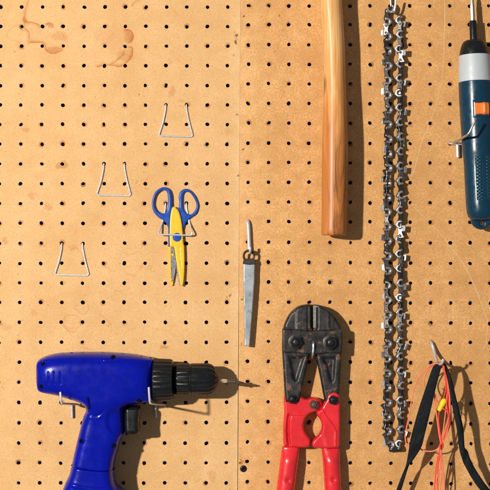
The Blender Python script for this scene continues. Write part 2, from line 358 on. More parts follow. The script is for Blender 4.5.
def panel(name, tops, bots, rows, left, mat, label, seed, thick=4.6):
    r = np.random.default_rng(seed); rows = ext(rows, 4, 4); V = []; F = []; MI = []
    ny, nx = len(rows), len(tops)
    def hx(i, y): return tops[i]+(bots[i]-tops[i])*(y-6)/477.0
    def edge(i, y):
        if i == 0: return hx(0, y)-10.3 if left else seam(y)+.12+.42*np.clip((y-230)/150, 0, 1)
        if i == nx: return seam(y) if left else hx(nx-1, y)+10
        return .5*(hx(i-1, y)+hx(i, y))
    ey = [rows[0]-10]+[.5*(a+b) for a, b in zip(rows[:-1], rows[1:])]+[rows[-1]+10]
    n = 16; vid = {}
    def vert(x, y, h):
        k = (round(x, 3), round(y, 3), round(h, 3))
        if k not in vid: vid[k] = len(V); V.append((x, y, h))
        return vid[k]
    holes = []
    for j in range(ny):
        for i in range(nx):
            y0, y1 = ey[j], ey[j+1]; ring = []
            for s in range(4): ring.append((edge(i, y0)+(edge(i+1, y0)-edge(i, y0))*s/4, y0))
            for s in range(4): yy = y0+(y1-y0)*s/4; ring.append((edge(i+1, yy), yy))
            for s in range(4): ring.append((edge(i+1, y1)+(edge(i, y1)-edge(i+1, y1))*s/4, y1))
            for s in range(4): yy = y1+(y0-y1)*s/4; ring.append((edge(i, yy), yy))
            cy = rows[j]+(0 if left else .010*(hx(i, rows[j])-370)*rows[j]/483)+r.normal(0, .16); cx = hx(i, rows[j])+r.normal(0, .16)
            R = (1.82 if left else 1.80)*(1+r.normal(0, .05)); ph = r.uniform(0, 6.3); wob = abs(r.normal(0, .07))
            inner = []
            for k in range(n):
                a = math.atan2(ring[k][1]-cy, ring[k][0]-cx) if False else math.radians(-135+k*22.5)
                rr = R*(1+wob*math.cos(2*a+ph)+r.normal(0, .035)); inner.append((cx+rr*math.cos(a), cy+rr*math.sin(a)))
            holes.append((cx, cy, R))
            o = [vert(x, y, 0) for x, y in ring]; c1 = [vert(cx+(x-cx)*1.10, cy+(y-cy)*1.10, 0) for x, y in inner]; c2 = [vert(x, y, -.28) for x, y in inner]; c3 = [vert(x, y, -thick) for x, y in inner]
            for k in range(n):
                q = (k+1) % n
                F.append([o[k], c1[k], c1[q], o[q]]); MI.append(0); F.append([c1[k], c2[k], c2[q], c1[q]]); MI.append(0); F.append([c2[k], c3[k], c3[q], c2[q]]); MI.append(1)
            if r.random() < (.06 if left else .20):      # pale sliver of torn fibre; its crescent paints in a lit hole wall
                a0 = r.choice([.8, -.6, 0.2, 2.4])+r.normal(0, .5); sp = r.uniform(.5, 1.0); pts = [(cx+R*1.02*math.cos(a), cy+R*1.02*math.sin(a)) for a in np.linspace(a0-sp, a0+sp, 7)]
                ii = [vert(x, y, -.5) for x, y in pts]; F.append(ii); MI.append(2)
    # outer edges and back sheet
    def strip(P):
        for a, b in zip(P[:-1], P[1:]):
            q = [vert(a[0], a[1], 0), vert(b[0], b[1], 0), vert(b[0], b[1], -thick), vert(a[0], a[1], -thick)]; F.append(q); MI.append(1)
    ys = sorted(set([y for j in range(ny) for y in [ey[j]+(ey[j+1]-ey[j])*s/4 for s in range(4)]]+[ey[-1]]))
    strip([(edge(0, y), y) for y in ys]); strip([(edge(nx, y), y) for y in ys])
    # marks: ribbons with an amount falling off across their width, a hair above the board
    AM = {}
    def ribbon(pts, w_, amt, mi, h=.10, fade=True):
        P = cr(pts, 9); T = np.gradient(P, axis=0); T /= np.linalg.norm(T, axis=1)[:, None]; Nn = np.stack([-T[:, 1], T[:, 0]], 1); m = len(P); L = []
        hh = h+len(AM)*1e-6; jit = np.convolve(r.normal(0, .5, m+8), np.ones(9)/9, 'valid'); jw = np.convolve(r.normal(0, 1.2, m+12), np.ones(13)/13, 'valid')
        ko, ka = ((-.28, -.14, .1, .45, 1.0), (0, .95, .38, .14, 0)) if fade else ((-.5, -.15, .15, .5), (0, 1, 1, 0))
        cross = np.linspace(ko[0], ko[-1], max(5, int(abs(w_)*2.2)+2)) if fade else np.array(ko)
        for k in range(m):
            en = min(1, k/(m*.12+1e-6), (m-1-k)/(m*.12+1e-6)); ww = w_*(1+.8*jw[k]); row = []
            for off in cross:
                av = np.interp(off, ko, ka); vi = len(V); V.append((P[k, 0]+Nn[k, 0]*(ww*off+jit[k]*2), P[k, 1]+Nn[k, 1]*(ww*off+jit[k]*2), hh)); AM[vi] = av*amt*en; row.append(vi)
            L.append(row)
        for a, b in zip(L[:-1], L[1:]):
            for k in range(len(a)-1): keep([a[k], b[k], b[k+1], a[k+1]], mi)
    HA = np.array(holes)
    def keep(f, mi):
        for i in f:
            x, y = V[i][:2]
            if (np.hypot(HA[:, 0]-x, HA[:, 1]-y) < HA[:, 2]*1.12).any(): return
        F.append(f); MI.append(mi)
    def blob(cx, cy, rx, ry, amt, mi, h=.07, hole=None):
        c = len(V); hh = h+len(AM)*1e-6; V.append((cx, cy, hh)); AM[c] = amt; prev = None; ph = r.uniform(0, 6, 3); rings = []; ns = 40; nr = max(4, int(max(rx, ry)*1.5))
        fs = np.linspace(0, 1, nr+1)[1:]
        for f in fs:
            av = np.interp(f, (0, .4, .7, .88, 1.0), (.8, .8, .75, .45, 0)); row = []
            for k in range(ns):
                a = k/ns*2*math.pi; q = f*(1+.18*math.sin(2*a+ph[0])+.12*math.sin(3*a+ph[1])+.07*math.sin(5*a+ph[2])+.05*math.sin(9*a+ph[1])); vi = len(V); V.append((cx+rx*q*math.cos(a), cy+ry*q*math.sin(a), hh)); AM[vi] = av*amt; row.append(vi)
            rings.append(row)
        for k in range(ns): keep([c, rings[0][k], rings[0][(k+1) % ns]], mi)
        for A_, B_ in zip(rings[:-1], rings[1:]):
            for k in range(ns): keep([A_[k], B_[k], B_[(k+1) % ns], A_[(k+1) % ns]], mi)
    def halo(cx, cy, R, amt, mi):
        hh = .05+len(AM)*1e-6; rings = []; ph = r.uniform(0, 6.3)
        for f, av in ((1.13, 1.0), (1.35, .75), (1.75, 0)):
            row = []
            for k in range(16):
                a = k/16*2*math.pi; vi = len(V); q = R*(1+(f-1)*(1+.6*math.cos(a+ph))); V.append((cx+q*math.cos(a), cy+q*math.sin(a), hh)); AM[vi] = av*amt*(.55+.45*math.cos(a+ph)); row.append(vi)
            rings.append(row)
        for A_, B_ in zip(rings[:-1], rings[1:]):
            for k in range(16): F.append([A_[k], B_[k], B_[(k+1) % 16], A_[(k+1) % 16]]); MI.append(mi)
    for (cx, cy, R) in holes:
        u = r.random()
        if u < .30: halo(cx, cy, R, r.uniform(.3, .8), 3)
        elif u < .335: halo(cx, cy, R, r.uniform(.4, .8), 5)
    if left:
        for pts, w_, a in [
            ([(29, -12), (28.2, 0), (25.6, 9), (24.4, 16), (24.6, 20)], 2.6, .65), ([(24.5, 20), (27.5, 22.6), (32.5, 22.4), (37, 24), (40.5, 26.4), (43, 27.2)], 2.6, .9),
            ([(43, 27), (46, 24.2), (49.8, 23.2), (53, 25.2), (54, 28)], 3.0, .7), ([(24.8, 20), (25.4, 27), (28.4, 32.5), (29.2, 38), (27, 43)], 2.4, .75),
            ([(26, 43), (31, 41.6), (36, 42.8), (43, 43.8), (46.2, 49.5), (50, 52.6), (55, 52.6), (60.4, 50.8), (64, 47.6)], -3.4, 1.0),
            ([(20, 24), (15, 26), (9, 31), (7, 36), (10, 39.5)], 2.0, .28), ([(10, 39), (16, 41), (22, 43), (27, 43.6)], 2.0, .3),
            ([(123, 31.4), (127, 30.4), (131, 32), (132.6, 37), (130.5, 41.2), (126.5, 43.6)], 3.8, .95),
            ([(127, 47.6), (131, 47.4), (132.4, 50), (131, 56.5), (126.5, 62), (121, 65.6), (113, 65.2), (106, 64.6), (100, 65.2), (94, 66.4)], 4.2, 1.0),
            ([(126, 49), (123.5, 54), (119.5, 58.5), (114, 62.5), (110, 64.5)], 2.2, .75),
            ([(131, 7), (134, 3), (139, -1), (143, -8)], 2.6, .5),
            ([(69, 250.4), (73, 248.2), (77.5, 249), (81, 252.5), (83.5, 258), (84.5, 263)], 2.2, .45), ([(84, 262), (88, 259), (92, 258.2), (94.5, 261)], 1.8, .4),
            ([(79, 304), (76, 308), (79, 312), (84, 314), (88, 309), (86.5, 303.5)], 1.8, .38), ([(80, 318), (72, 315.6), (65.5, 317), (64, 323), (66, 329), (70, 332), (75, 331), (78, 327), (83, 324)], 1.8, .45),
            ([(98, 310), (102, 316), (107, 320), (110.5, 325), (106, 328)], 1.8, .4), ([(79, 346), (86, 348), (95, 349.5), (104, 347)], 1.8, .36), ([(112, 290), (118, 291.5), (125, 290), (131, 286)], 1.8, .28),
            ([(122, 250), (128, 254), (134, 253), (139, 249)], 1.8, .33), ([(120, 292), (127, 294.5), (134, 292)], 1.6, .3), ([(121, 340), (127, 331), (135, 328)], 1.8, .26), ([(124, 276), (130, 274), (136, 277)], 1.6, .25), ([(100, 262), (106, 266), (111, 270), (109, 274)], 1.8, .35)]:
            ribbon(pts, w_, a, 3)
        for b_ in [(24.6, 20, 2.6, 3.6, .6), (60, 36, 8, 6.5, .22), (50, 25, 4, 3, .35), (36, 34, 11, 9, .10), (128.5, 37, 4.5, 6, .28), (124, 57, 8, 6, .2), (118, 40, 22, 18, .09), (54, 49, 8, 3, .35), (172, 92, 4, 6, .2), (170, 62, 3, 4, .12), (62, 165, 6, 5, .4), (48, 207, 5, 4, .25), (31, 196, 4, 4, .2), (26, 130, 4, 3, .25), (34, 313, 4, 4, .15), (6, 327, 6, 4, .15), (181, 101, 3, 2.5, .2), (164, 347, 4, 3, .35), (212, 476, 6, 6, .2), (229, 132, 4, 5, .15), (150, 268, 4, 3, .1), (5, 241, 4, 4, .25), (73, 247, 5, 3, .12)]: blob(*b_, 3)
        for b_ in [(236.6, 35.4, 1.9, 1.3, .9), (235.6, 42.2, 1.5, 2.2, .9), (233.6, 55, 1.2, 1.5, .35), (237, 114.6, 1.3, 1.3, .5), (238.2, 175.6, 1.1, 1.5, .6), (230, 295.5, 1.6, 1.8, .5), (227, 297, .8, .8, .5), (19, 94, .6, .6, .6), (139, 94.5, .7, .8, .7)]: blob(*b_, 5)
        ribbon([(233.5, 30), (236.5, 36), (236, 42)], 3, .5, 3)
    else:
        for pts, w_, a in [([(445, -12), (444.6, 0), (444.6, 40), (442, 80), (434, 111), (428.5, 127), (422, 142), (413, 173), (409, 183)], 1.0, .62), ([(411, 203), (416, 208), (426, 218), (438, 231), (450, 245), (466, 269), (475, 287), (480, 299), (486.4, 318), (487.6, 330), (485.5, 343), (480, 355), (473, 367)], 1.0, .62)]: ribbon(pts, w_, a, 4, .1, False)
        for b_ in [(255, 448, 5, 9, .12), (241.5, 462.5, 2.3, 2.6, .6)]: blob(*b_, 3)
        for b_ in [(243.9, 16.2, 1.0, 1.3, .9), (243.2, 149.4, 1.3, 1.3, .8), (239.9, 462.8, 1.3, 1.1, .8), (279.5, 15.5, .8, 1.6, .5), (242, 299.5, 1.2, 1.2, .7), (284, 92, .6, .6, .5), (240.8, 459.5, .8, .9, .6), (241.6, 344, .6, 1.6, .5)]: blob(*b_, 5)
        pass
    W = to_world(np.array(V), 0); me = bpy.data.meshes.new(name); cx, cy = (110, 480) if left else (370, 480); off = to_world([(cx, cy, 0)], None)[0]
    me.from_pydata((W-off).tolist(), [], F)
    for m in (mat, M['hole_wall'], M['lit_flake'], M['stain'], M['scratch'], M['burr']): me.materials.append(m)
    me.polygons.foreach_set('material_index', np.array(MI, dtype=np.int32))
    at = me.attributes.new('amount', 'FLOAT', 'POINT'); arr = np.zeros(len(V)); arr[list(AM.keys())] = list(AM.values()); at.data.foreach_set('value', arr.astype(np.float32))
    # all board faces look at the room
    for p in me.polygons:
        if abs(p.normal.y) > .9 and p.normal.y > 0: p.flip()
    me.update()
    o = bpy.data.objects.new(name, me); COL.objects.link(o); o.location = off; LOC[o.name] = np.array(off); return tag(o, label, 'pegboard')
pl = panel('pegboard_panel', ext(lt_top, 4, 0), ext(lt_bot, 4, 0), rows_left, True, M['board_pale'], 'pale orange pegboard panel with brown water stains behind the blue drill and scissors', 3)
pr = panel('pegboard_panel', ext(rt_top, 0, 4), ext(rt_bot, 0, 4), rows_right, False, M['board_tan'], 'darker tan scratched pegboard panel behind the bolt cutter and saw chain', 5)
bw = mesh('wall', [(-140, -140, -30), (630, -140, -30), (630, 630, -30), (-140, 630, -30)], [[0, 1, 2, 3]], M['shade_backing'], angle=0); bw['kind'] = 'structure'
# screw at the seam
s = MB(); s.add(lathe((243.4, 468.7, 0.05), (0, 0, 1), [(0, 3.4), (.4, 3.4), (.9, 2.9), (1.2, 2.0), (1.05, 1.1), (.5, .5)], 24)); s.build('screw', M['bolt_iron'], pr)
s = MB()
for a in (.5, .5+math.pi/2):
    c, q = math.cos(a), math.sin(a); s.add(extrude([(243.4+c*1.8-q*.35, 468.7+q*1.8+c*.35), (243.4-c*1.8-q*.35, 468.7-q*1.8+c*.35), (243.4-c*1.8+q*.35, 468.7-q*1.8-c*.35), (243.4+c*1.8+q*.35, 468.7+q*1.8-c*.35)], 1.0, 1.32, .05))
s.build('screw_slot', M['black_hole'], pr)

# ---------------------------------------------------------------- trapezoid wire hooks
def trapezoid(k=.24):
    p = [(0, 0, -4), (0, -.3, -.5), (0, .2, 1.6), (-.1, 2.2, 2.4), (-.3, 5, 2.2), (-.9, 8.5, 3.0), (-3.6, 18, 6.0), (-7.0, 28.2, 9.0), (-7.1, 30.0, 9.5), (-5.6, 31.0, 9.7), (-3, 31.2, 9.8), (10, 31.5, 9.8), (23.5, 31.8, 9.8), (26.2, 31.6, 9.7), (27.4, 30.6, 9.5), (27.2, 28.6, 9.0), (24.2, 18, 6.0), (21.6, 8.5, 3.0), (20.9, 5, 2.2), (20.7, 2.2, 2.4), (20.6, .2, 1.6), (20.6, -.3, -.5), (20.6, 0, -4)]
    p = [((a-10.3)*.955+10.3 if b > 12 else a, b, min(h, .9)+k*float(sstep(21, 30, b))) for a, b, h in p]
    return tube(p, .85, 10, 5)
G = 'trapezoid wire pegboard hooks'
def first_hook(x, y, label, k=.0):
    V, F = trapezoid(k); V = [(v[0]+x, v[1]+y, v[2]) for v in V]
    o = mesh('wire_hook', V, F, M['zinc_wire'], None, href=5, origin=(x, y, 0)); return tag(o, label, 'hook', G)
h0 = first_hook(165.6, 104.6, 'bent wire trapezoid hook hanging empty, topmost of the three empty ones')
for x, y, lab in [(103.6, 163.6, 'bent wire trapezoid hook hanging empty, middle one of the three in the diagonal row'), (61.7, 243.2, 'bent wire trapezoid hook hanging empty, lowest of the three, above the blue drill')]:
    c = h0.copy(); COL.objects.link(c); c.location = to_world([(x, y, 0)], None)[0]; c['label'] = lab
first_hook(165.5, 203.4, 'bent wire trapezoid hook holding the yellow and blue scissors', 5.0)

# ---------------------------------------------------------------- scissors
def smesh(n_, V, F, m_, p_, h_): return mesh(n_, [(v[0], v[1], v[2]-3.6) for v in V], F, m_, p_, 3)
t = thing('scissors', 176, 288, 'yellow and blue craft scissors hanging points down in a wire hook', 'scissors')
def S7(pts): return np.array([(140+x/7.0, 180+y/7.0) for x, y in pts])
def S7b(pts): return np.array([(150+x/7.0, 225+y/7.0) for x, y in pts])
lo_ = cr(S7([(82, 165), (97, 100), (128, 64), (170, 49), (206, 64), (222, 100), (226, 150), (226, 205), (216, 250), (214, 320), (214, 400), (204, 420), (200, 345), (172, 290), (130, 262), (95, 222)]), 6, True)
li = cr(S7([(101, 170), (112, 112), (140, 80), (168, 70), (188, 84), (195, 120), (196, 180), (186, 218), (160, 234), (120, 214)]), 6, True)
V, F = field([lo_, li], .42, lambda x, y, d: 6.0+dome(d, 1.5, 1.7), lambda x, y, d: 6.0-dome(d, 1.5, 1.5)); smesh('handle', V, F, M['scissor_blue'], t, 6)
ro = cr(S7([(270, 115), (284, 78), (318, 61), (352, 70), (388, 108), (410, 160), (411, 195), (395, 238), (352, 270), (322, 302), (308, 350), (296, 360), (282, 300), (262, 235), (258, 196), (272, 190), (274, 150)]), 6, True)
ri = cr(S7([(303, 118), (312, 90), (330, 83), (352, 92), (378, 128), (393, 165), (389, 204), (356, 240), (322, 226), (304, 195)]), 6, True)
V, F = field([ro, ri], .42, lambda x, y, d: 4.6+dome(d, 1.5, 1.7), lambda x, y, d: 4.6-dome(d, 1.5, 1.5)); smesh('handle', V, F, M['scissor_blue'], t, 6)
front = np.concatenate([cr(S7([(240, 186), (258, 200), (276, 228), (291, 290), (299, 360), (304, 440)]), 5), cr(S7b([(240, 150), (243, 270), (238, 380), (230, 424), (222, 428)]), 5), cr(S7b([(214, 420), (196, 320), (180, 230), (169, 158), (147, 156)]), 4), cr(S7([(209, 460), (208, 380), (211, 270), (222, 205), (232, 188)]), 5)])
def wave(x, y, d): 
    q = S7b([(205, 150), (211, 165), (205, 180), (212, 196), (208, 212), (215, 228), (211, 244), (219, 262), (216, 278), (221, 296)]); return groove(x, y, q, .5, .22)
V, F = field([front], .42, lambda x, y, d: 7.2+dome(d, 1.4, 1.4, .5), lambda x, y, d: 7.2-.6+0*x, 0, wave); smesh('blade_guard', V, F, M['yellow'], t, 7)
bk = S7b([(128, 150), (146, 150), (146, 170), (152, 380), (164, 400), (160, 424), (150, 427), (138, 405), (131, 300)])
V, F = extrude(rounded(bk, .6), 4.2, 6.2, .35); smesh('blade_guard', V, F, M['yellow'], t, 6)
V, F = extrude(S7b([(128, -20), (146, -20), (147, 152), (128, 152)]), 4.4, 6.4, .3); smesh('handle_shank', V, F, M['scissor_blue'], t, 6)
V, F = extrude(S7b([(145, 152), (168, 152), (182, 255), (172, 330), (160, 404), (148, 396), (145, 300)]), 5.0, 6.7, .25); smesh('blade', V, F, M['blade_grey'], t, 6)
V, F = extrude(S7b([(183, 250), (180, 300), (172, 345), (161, 404), (158, 402), (168, 340), (176, 290), (180, 250)]), 6.0, 7.0, .1); smesh('blade_edge', V, F, M['steel'], t, 6)
V, F = extrude(S7b([(182, 262), (200, 330), (213, 425), (207, 424), (192, 360)]), 5.6, 7.0, .12); smesh('blade', V, F, M['steel'], t, 6)
for x, y in ((160, 208), (148, 383)):
    q = S7b([(x, y)])[0]; V, F = lathe((q[0], q[1], 6.6), (0, 0, 1), [(0, 1.2), (.5, 1.1), (.8, .6)], 14); smesh('rivet', V, F, M['yellow'], t, 6)
V, F = lathe((177.1, 237.2, 8.2), (0, 0, 1), [(0, 4.4), (.7, 4.4), (1.1, 4.0), (1.25, 2.2)], 28); smesh('pivot', V, F, M['scissor_blue'], t, 6)

# ---------------------------------------------------------------- cordless drill
t = thing('cordless_drill', 95, 515, 'blue cordless drill with black chuck hung sideways on two peg hooks', 'drill')
HZ = 26.0
body = cr([(35.6, 374), (35.9, 364), (39, 359.5), (45, 356.6), (53, 354.4), (63, 353.2), (85, 352.4), (110, 352.8), (133, 354.6), (148, 357.4), (153.2, 359.2), (153.6, 372), (153.4, 392), (152.6, 400.8), (147, 402.8), (139, 404.2), (131, 405.6), (125.4, 407.6), (124, 412), (124.4, 426), (123.6, 434), (120.6, 440.4), (117.5, 451), (115, 460), (113.6, 469.2), (113.2, 469.4), (100, 469.5), (84, 467.6), (71.8, 465.8), (71.3, 465.4), (73.2, 456), (76.4, 442.4), (79.4, 430), (82.6, 418), (85.4, 411.2), (84, 406.4), (79, 403.2), (70, 400.2), (56.5, 396.2), (44, 393.8), (38, 391.2), (36, 385)], 6, True)
whole = cr([(35.6, 374), (35.9, 364), (39, 359.5), (45, 356.6), (53, 354.4), (63, 353.2), (85, 352.4), (110, 352.8), (133, 354.6), (148, 357.4), (153.2, 359.2), (153.6, 372), (153.4, 392), (152.6, 400.8), (147, 402.8), (139, 404.2), (131, 405.6), (125.4, 407.6), (124, 412), (124.4, 426), (123.6, 434), (120.6, 440.4), (117.5, 451), (115, 460), (113.6, 469.3), (114, 477), (115.6, 484), (121, 489.5), (130, 496), (134, 506), (133, 516), (125, 520), (80, 519), (62, 516), (58, 505), (61, 494), (65.4, 482.6), (68.8, 475), (71.3, 465.6), (73.2, 456), (76.4, 442.4), (79.4, 430), (82.6, 418), (85.4, 411.2), (84, 406.4), (79, 403.2), (70, 400.2), (56.5, 396.2), (44, 393.8), (38, 391.2), (36, 385)], 6, True)
joint = [(70, 465.3), (84, 467.8), (100, 469.7), (114.6, 469.6)]
def dtop(x, y, d):
    k = sstep(400, 420, y); return HZ+dome(d, .74, 24.0, 1.5, 2.0)*(1-k)+dome(d, .60, 20.0, 1.5, 2.0)*k
def dbot(x, y, d):
    k = sstep(400, 420, y); return HZ-dome(d, .5, 22.0, 2.5, 2.2)*(1-k)-dome(d, .5, 18.0, 2.0, 2.2)*k
def ddet(x, y, d):
    z = np.zeros_like(x)
    for vx in (50.2, 56.4, 62.6): z += groove(x, y, [(vx-.4, 371), (vx+.3, 376), (vx, 382.5)], .6, .6)
    z += groove(x, y, [(40, 361.2), (50, 360.2), (80, 359.6), (130, 360.6)], .5, .6)          # shoulder line of the moulding
    z += groove(x, y, cr([(84, 409), (90, 413.2), (97, 415), (102, 412.4), (105, 408.6)], 5), .9, 1.0)  # crease under the motor housing
    z += groove(x, y, [(104.2, 352), (104.2, 360)], .4, .5)+groove(x, y, joint, .7, 1.0)
    e = ((x-118)/10.5)**2+((y-420)/13.5)**2; z += -2.2*sstep(1.3, .55, e)                      # finger recess behind the trigger
    for hx_, hy_ in ((44.6, 363.4), (43, 385.6), (114, 356.8), (139.6, 399.4), (82.7, 440), (114.7, 444.4)): z += -1.6*np.exp(-(((x-hx_)**2+(y-hy_)**2)/2.4**2)**2)
    return z
V, F = field([body], .8, dtop, dbot, 0, ddet, rim=[whole], lam=13.0); bo = mesh('motor_housing', V, F, M['blue_shell'], t, HZ+8, 50); BV = np.array(V)
def hgt(x, y):
    q = np.argsort(np.hypot(BV[:, 0]-x, BV[:, 1]-y))[:40]; q = q[BV[q, 2] > HZ+1][:14]; return float(BV[q, 2].max())
for x, y in ((44.6, 363.4), (43, 385.6), (114, 356.8), (139.6, 399.4), (82.7, 440), (114.7, 444.4)):
    h = hgt(x, y)+.35; V, F = lathe((x, y, h-4), (0, 0, 1), [(0, 2.2), (3.5, 2.2), (3.7, 1.9), (3.3, .8)], 18); mesh('screw_recess_shade', V, F, M['black_hole'], t, HZ+8)  # black disc in each shallow dip paints in the shade of a deep recess
bat = cr([(71.0, 466.2), (71.6, 465.9), (84, 467.9), (100, 469.8), (113.2, 469.7), (113.7, 470), (114, 477), (115.6, 484), (121, 489.5), (130, 496), (134, 506), (133, 516), (125, 520), (80, 519), (62, 516), (58, 505), (61, 494), (65.4, 482.6), (68.8, 475)], 6, True)
def bdet(x, y, d): return groove(x, y, cr([(66.5, 481), (78, 484.5), (95, 487.2), (116, 488)], 6), 1.6, 1.0)+groove(x, y, joint, .7, 1.0)+3.0*sstep(478, 494, y-(x-66)*.1)
V, F = field([bat], .8, dtop, dbot, 0, bdet, rim=[whole], lam=13.0); mesh('battery', V, F, M['blue_battery'], t, HZ+8, 50)
trg = cr([(124, 408), (127.5, 406.6), (136, 406.4), (140, 408), (139.6, 416), (139, 424), (139.6, 431), (138, 434.2), (131, 434.6), (124.6, 434)], 6, True)
V, F = field([trg], .6, lambda x, y, d: HZ+dome(d, 4.5, 11, 4), lambda x, y, d: HZ-dome(d, 4.5, 11, 4), 4); mesh('trigger', V, F, M['black_plastic'], t, HZ+8)
AX = 380.0
fl = [0, 0, 1, 1, 0, 0]
V, F = lathe((153.2, AX, HZ), (1, 0, 0), [(0, 20.4), (.8, 21.0), (2, 21.2), (17.5, 20.6), (19.4, 20.0), (20.2, 17.0)], 160, 44, .022, fl); mesh('torque_collar', V, F, M['black_plastic'], t, HZ, 30)
V, F = lathe((172.8, AX, HZ), (1, 0, 0), [(0, 14), (4.5, 14)], 48); mesh('collar_neck', V, F, M['black_hole'], t, HZ)
V, F = lathe((176.3, AX-.8, HZ), (1, 0, 0), [(0, 14.0), (.8, 15.4), (1.6, 15.8), (12.6, 15.8), (13.2, 15.2), (14.4, 15.2), (15, 15.8)], 160, 44, .020, [0, 0, 1, 1, 0, 0, 0]); ck = mesh('chuck', V, F, M['black_plastic'], t, HZ, 30)
V, F = lathe((191.2, AX-.8, HZ), (1, 0, 0), [(0, 15.2), (.5, 15.9), (17, 15.4), (20.5, 14.2), (23.6, 11.8), (25.3, 9.2), (25.6, 6)], 180, 30, .035, [0, 0, 1, 1, 1, 0, 0]); mesh('chuck_sleeve', V, F, M['black_plastic'], ck, HZ, 30)
V, F = lathe((216.6, AX-.2, HZ), (1, .03, 0), [(0, 6.4), (1.4, 6.0), (2.6, 4.2)], 32); mesh('chuck_jaws', V, F, M['copper_ring'], ck, HZ, 30)
bd = (1, .10, -.02)
V, F = lathe((218.4, AX+.3, HZ), bd, [(0, 2.0), (2.6, 2.0), (2.8, 1.5), (3.8, 1.5), (4.0, 2.1), (8.6, 2.1)], 6); b1 = mesh('drill_bit', V, F, M['bit_pale'], t, HZ, 20)
V, F = lathe((227.2, AX+1.2, HZ), bd, [(0, 2.0), (3, 2.2), (6.4, 2.0), (6.6, 2.6), (8.2, 2.6), (8.6, 1.7), (13, 1.4), (16.6, .7), (17.2, .1)], 16, 4, .10, [0, 0, 0, 0, 0, 0, 1, 1, 0]); mesh('bit_tip', V, F, M['bit_steel'], b1, HZ, 40)

# ---------------------------------------------------------------- peg hooks that carry the drill and the screwdriver
GP = 'L-shaped wire peg hooks'
def peg_hook(label, base, arm, peg_r, group=GP, mat='zinc_wire', r=1.15, bar=None):
    x, y = base
    t = thing('peg_hook', x, y, label, 'hook', group)
    mb = MB(); mb.add(tube(arm, r, 10, 6)); mb.build('hook_arm', M[mat], t, href=None)
    if bar: mesh('cross_bar', *tube(bar, 1.15, 10, 4), M['zinc_wire'], t, href=None)
    mb = MB(); mb.add(tube([(x, y-.5, 3.2), (x+.2, y+6, 3.0), (x+.4, y+13.6, 3.0)], peg_r, 10, 3)); mb.build('locking_peg', M['zinc_wire'], t, href=None)
    return t
peg_hook('wire peg hook under the rear end of the blue drill', (71.6, 404), [(80, 404.6, -3), (79.6, 404.6, 2), (76, 404.3, 5), (70, 404, 20), (66, 403.8, 50), (62.4, 403.4, 84), (61.4, 402.4, 88), (60.8, 398, 89), (60.3, 392.2, 89)], 1.35)
peg_hook('wire peg hook under the drill beside its black torque collar', (155.2, 404), [(165, 404.6, -3), (164.6, 404.6, 2), (161, 404.4, 5), (156.5, 404.1, 20), (153.4, 403.8, 50), (150.8, 403.4, 84), (150, 402.2, 88), (149.4, 397, 89), (148.8, 387.4, 89)], 1.2)

# ---------------------------------------------------------------- hammer handle
prof = [(-70, 10.5, 331), (0, 11.1, 331), (20, 11.0, 332.2), (48, 10.9, 333.9), (78, 10.8, 334.6), (100, 11.4, 334.9), (125, 12.4, 334.9), (150, 12.9, 334.9), (185, 12.9, 334.6), (212, 12.7, 334.3), (226, 12.7, 334.0), (231.4, 12.6, 333.9), (234.2, 12.0, 333.8), (235.4, 10.8, 333.8)]
P = cr(prof, 5); seg = 56; V = []; F = []
for (y, r, cx) in P:
    for k in range(seg):
        a = 2*math.pi*k/seg; ca, sa = math.cos(a), math.sin(a)
        V.append((cx+r*math.copysign(abs(ca)**.92, ca), y, 19.5+r*1.22*math.copysign(abs(sa)**.92, sa)))
for j in range(len(P)-1):
    for k in range(seg): F.append([j*seg+k, j*seg+(k+1) % seg, (j+1)*seg+(k+1) % seg, (j+1)*seg+k])
F.append(list(range(seg))); F.append([(len(P)-1)*seg+k for k in range(seg)])
o = mesh('tool_handle', V, F, M['wood'], None, href=19, origin=(334, 235, 19)); tag(o, 'varnished wooden hammer handle hanging butt end down', 'handle')

# ---------------------------------------------------------------- bolt cutter
t = thing('bolt_cutter', 312, 620, 'red bolt cutter with dark rusty jaws, hung jaws up beside the saw chain', 'bolt cutter')
def C6(pts): return np.array([(275+x/4.9, 300+y/4.9) for x, y in pts])
def C7(pts): return np.array([(270+x/4.667, 385+y/4.667) for x, y in pts])
ljaw = np.concatenate([cr(C6([(182, 24), (160, 22), (115, 32), (75, 65), (50, 110), (40, 150), (35, 230), (40, 330), (48, 470)]), 5), C6([(52, 500), (118, 500)]), cr(C6([(130, 450), (150, 360), (166, 280), (172, 262), (180, 255)]), 4), C6([(183, 140)])])
rjaw = np.concatenate([cr(C6([(187, 24), (205, 24), (232, 31), (270, 55), (300, 90), (322, 130), (330, 180), (327, 260), (320, 380), (314, 470)]), 5), C6([(308, 500), (245, 500)]), cr(C6([(236, 460), (220, 370), (203, 290), (196, 262), (188, 255)]), 4), C6([(187, 140)])])
def jdet(sgn, apex):
    lines = [C6(apex)]
    def f(x, y, d):
        cx = 312.6; u = (x-cx)*sgn                                   # distance from the cutting line
        z = -6.5*sstep(6.4, .2, u)*sstep(331, 327, y)                 # ground cutting bevel
        z += -1.0*sstep(16.0, 17.2, u)*sstep(330, 326, y)
        a = C6(apex); dd, _ = seg_dist(np.stack([x, y], 1), [a]); ii = inside(np.stack([x, y], 1), [a]); z += np.where(ii, -2.6*np.clip(dd/2.6, 0, 1), 0)
        return z
    return f
lap = [(62, 275), (152, 272), (140, 300), (112, 395), (98, 405), (86, 390)]; rap = [(222, 275), (300, 275), (292, 390), (278, 410), (266, 395), (238, 310)]
V, F = field([ljaw], .5, lambda x, y, d: 6+dome(d, 2.6, 12.0, 8.5), lambda x, y, d: 4.0+0*x, 2, jdet(-1, lap), 4); j1 = mesh('jaw', V, F, M['jaw_iron'], t, 14, 45)
V, F = field([rjaw], .5, lambda x, y, d: 6+dome(d, 2.6, 12.0, 8.5), lambda x, y, d: 4.0+0*x, 2, jdet(1, rap), 4); j2 = mesh('jaw', V, F, M['jaw_iron'], t, 14, 45)
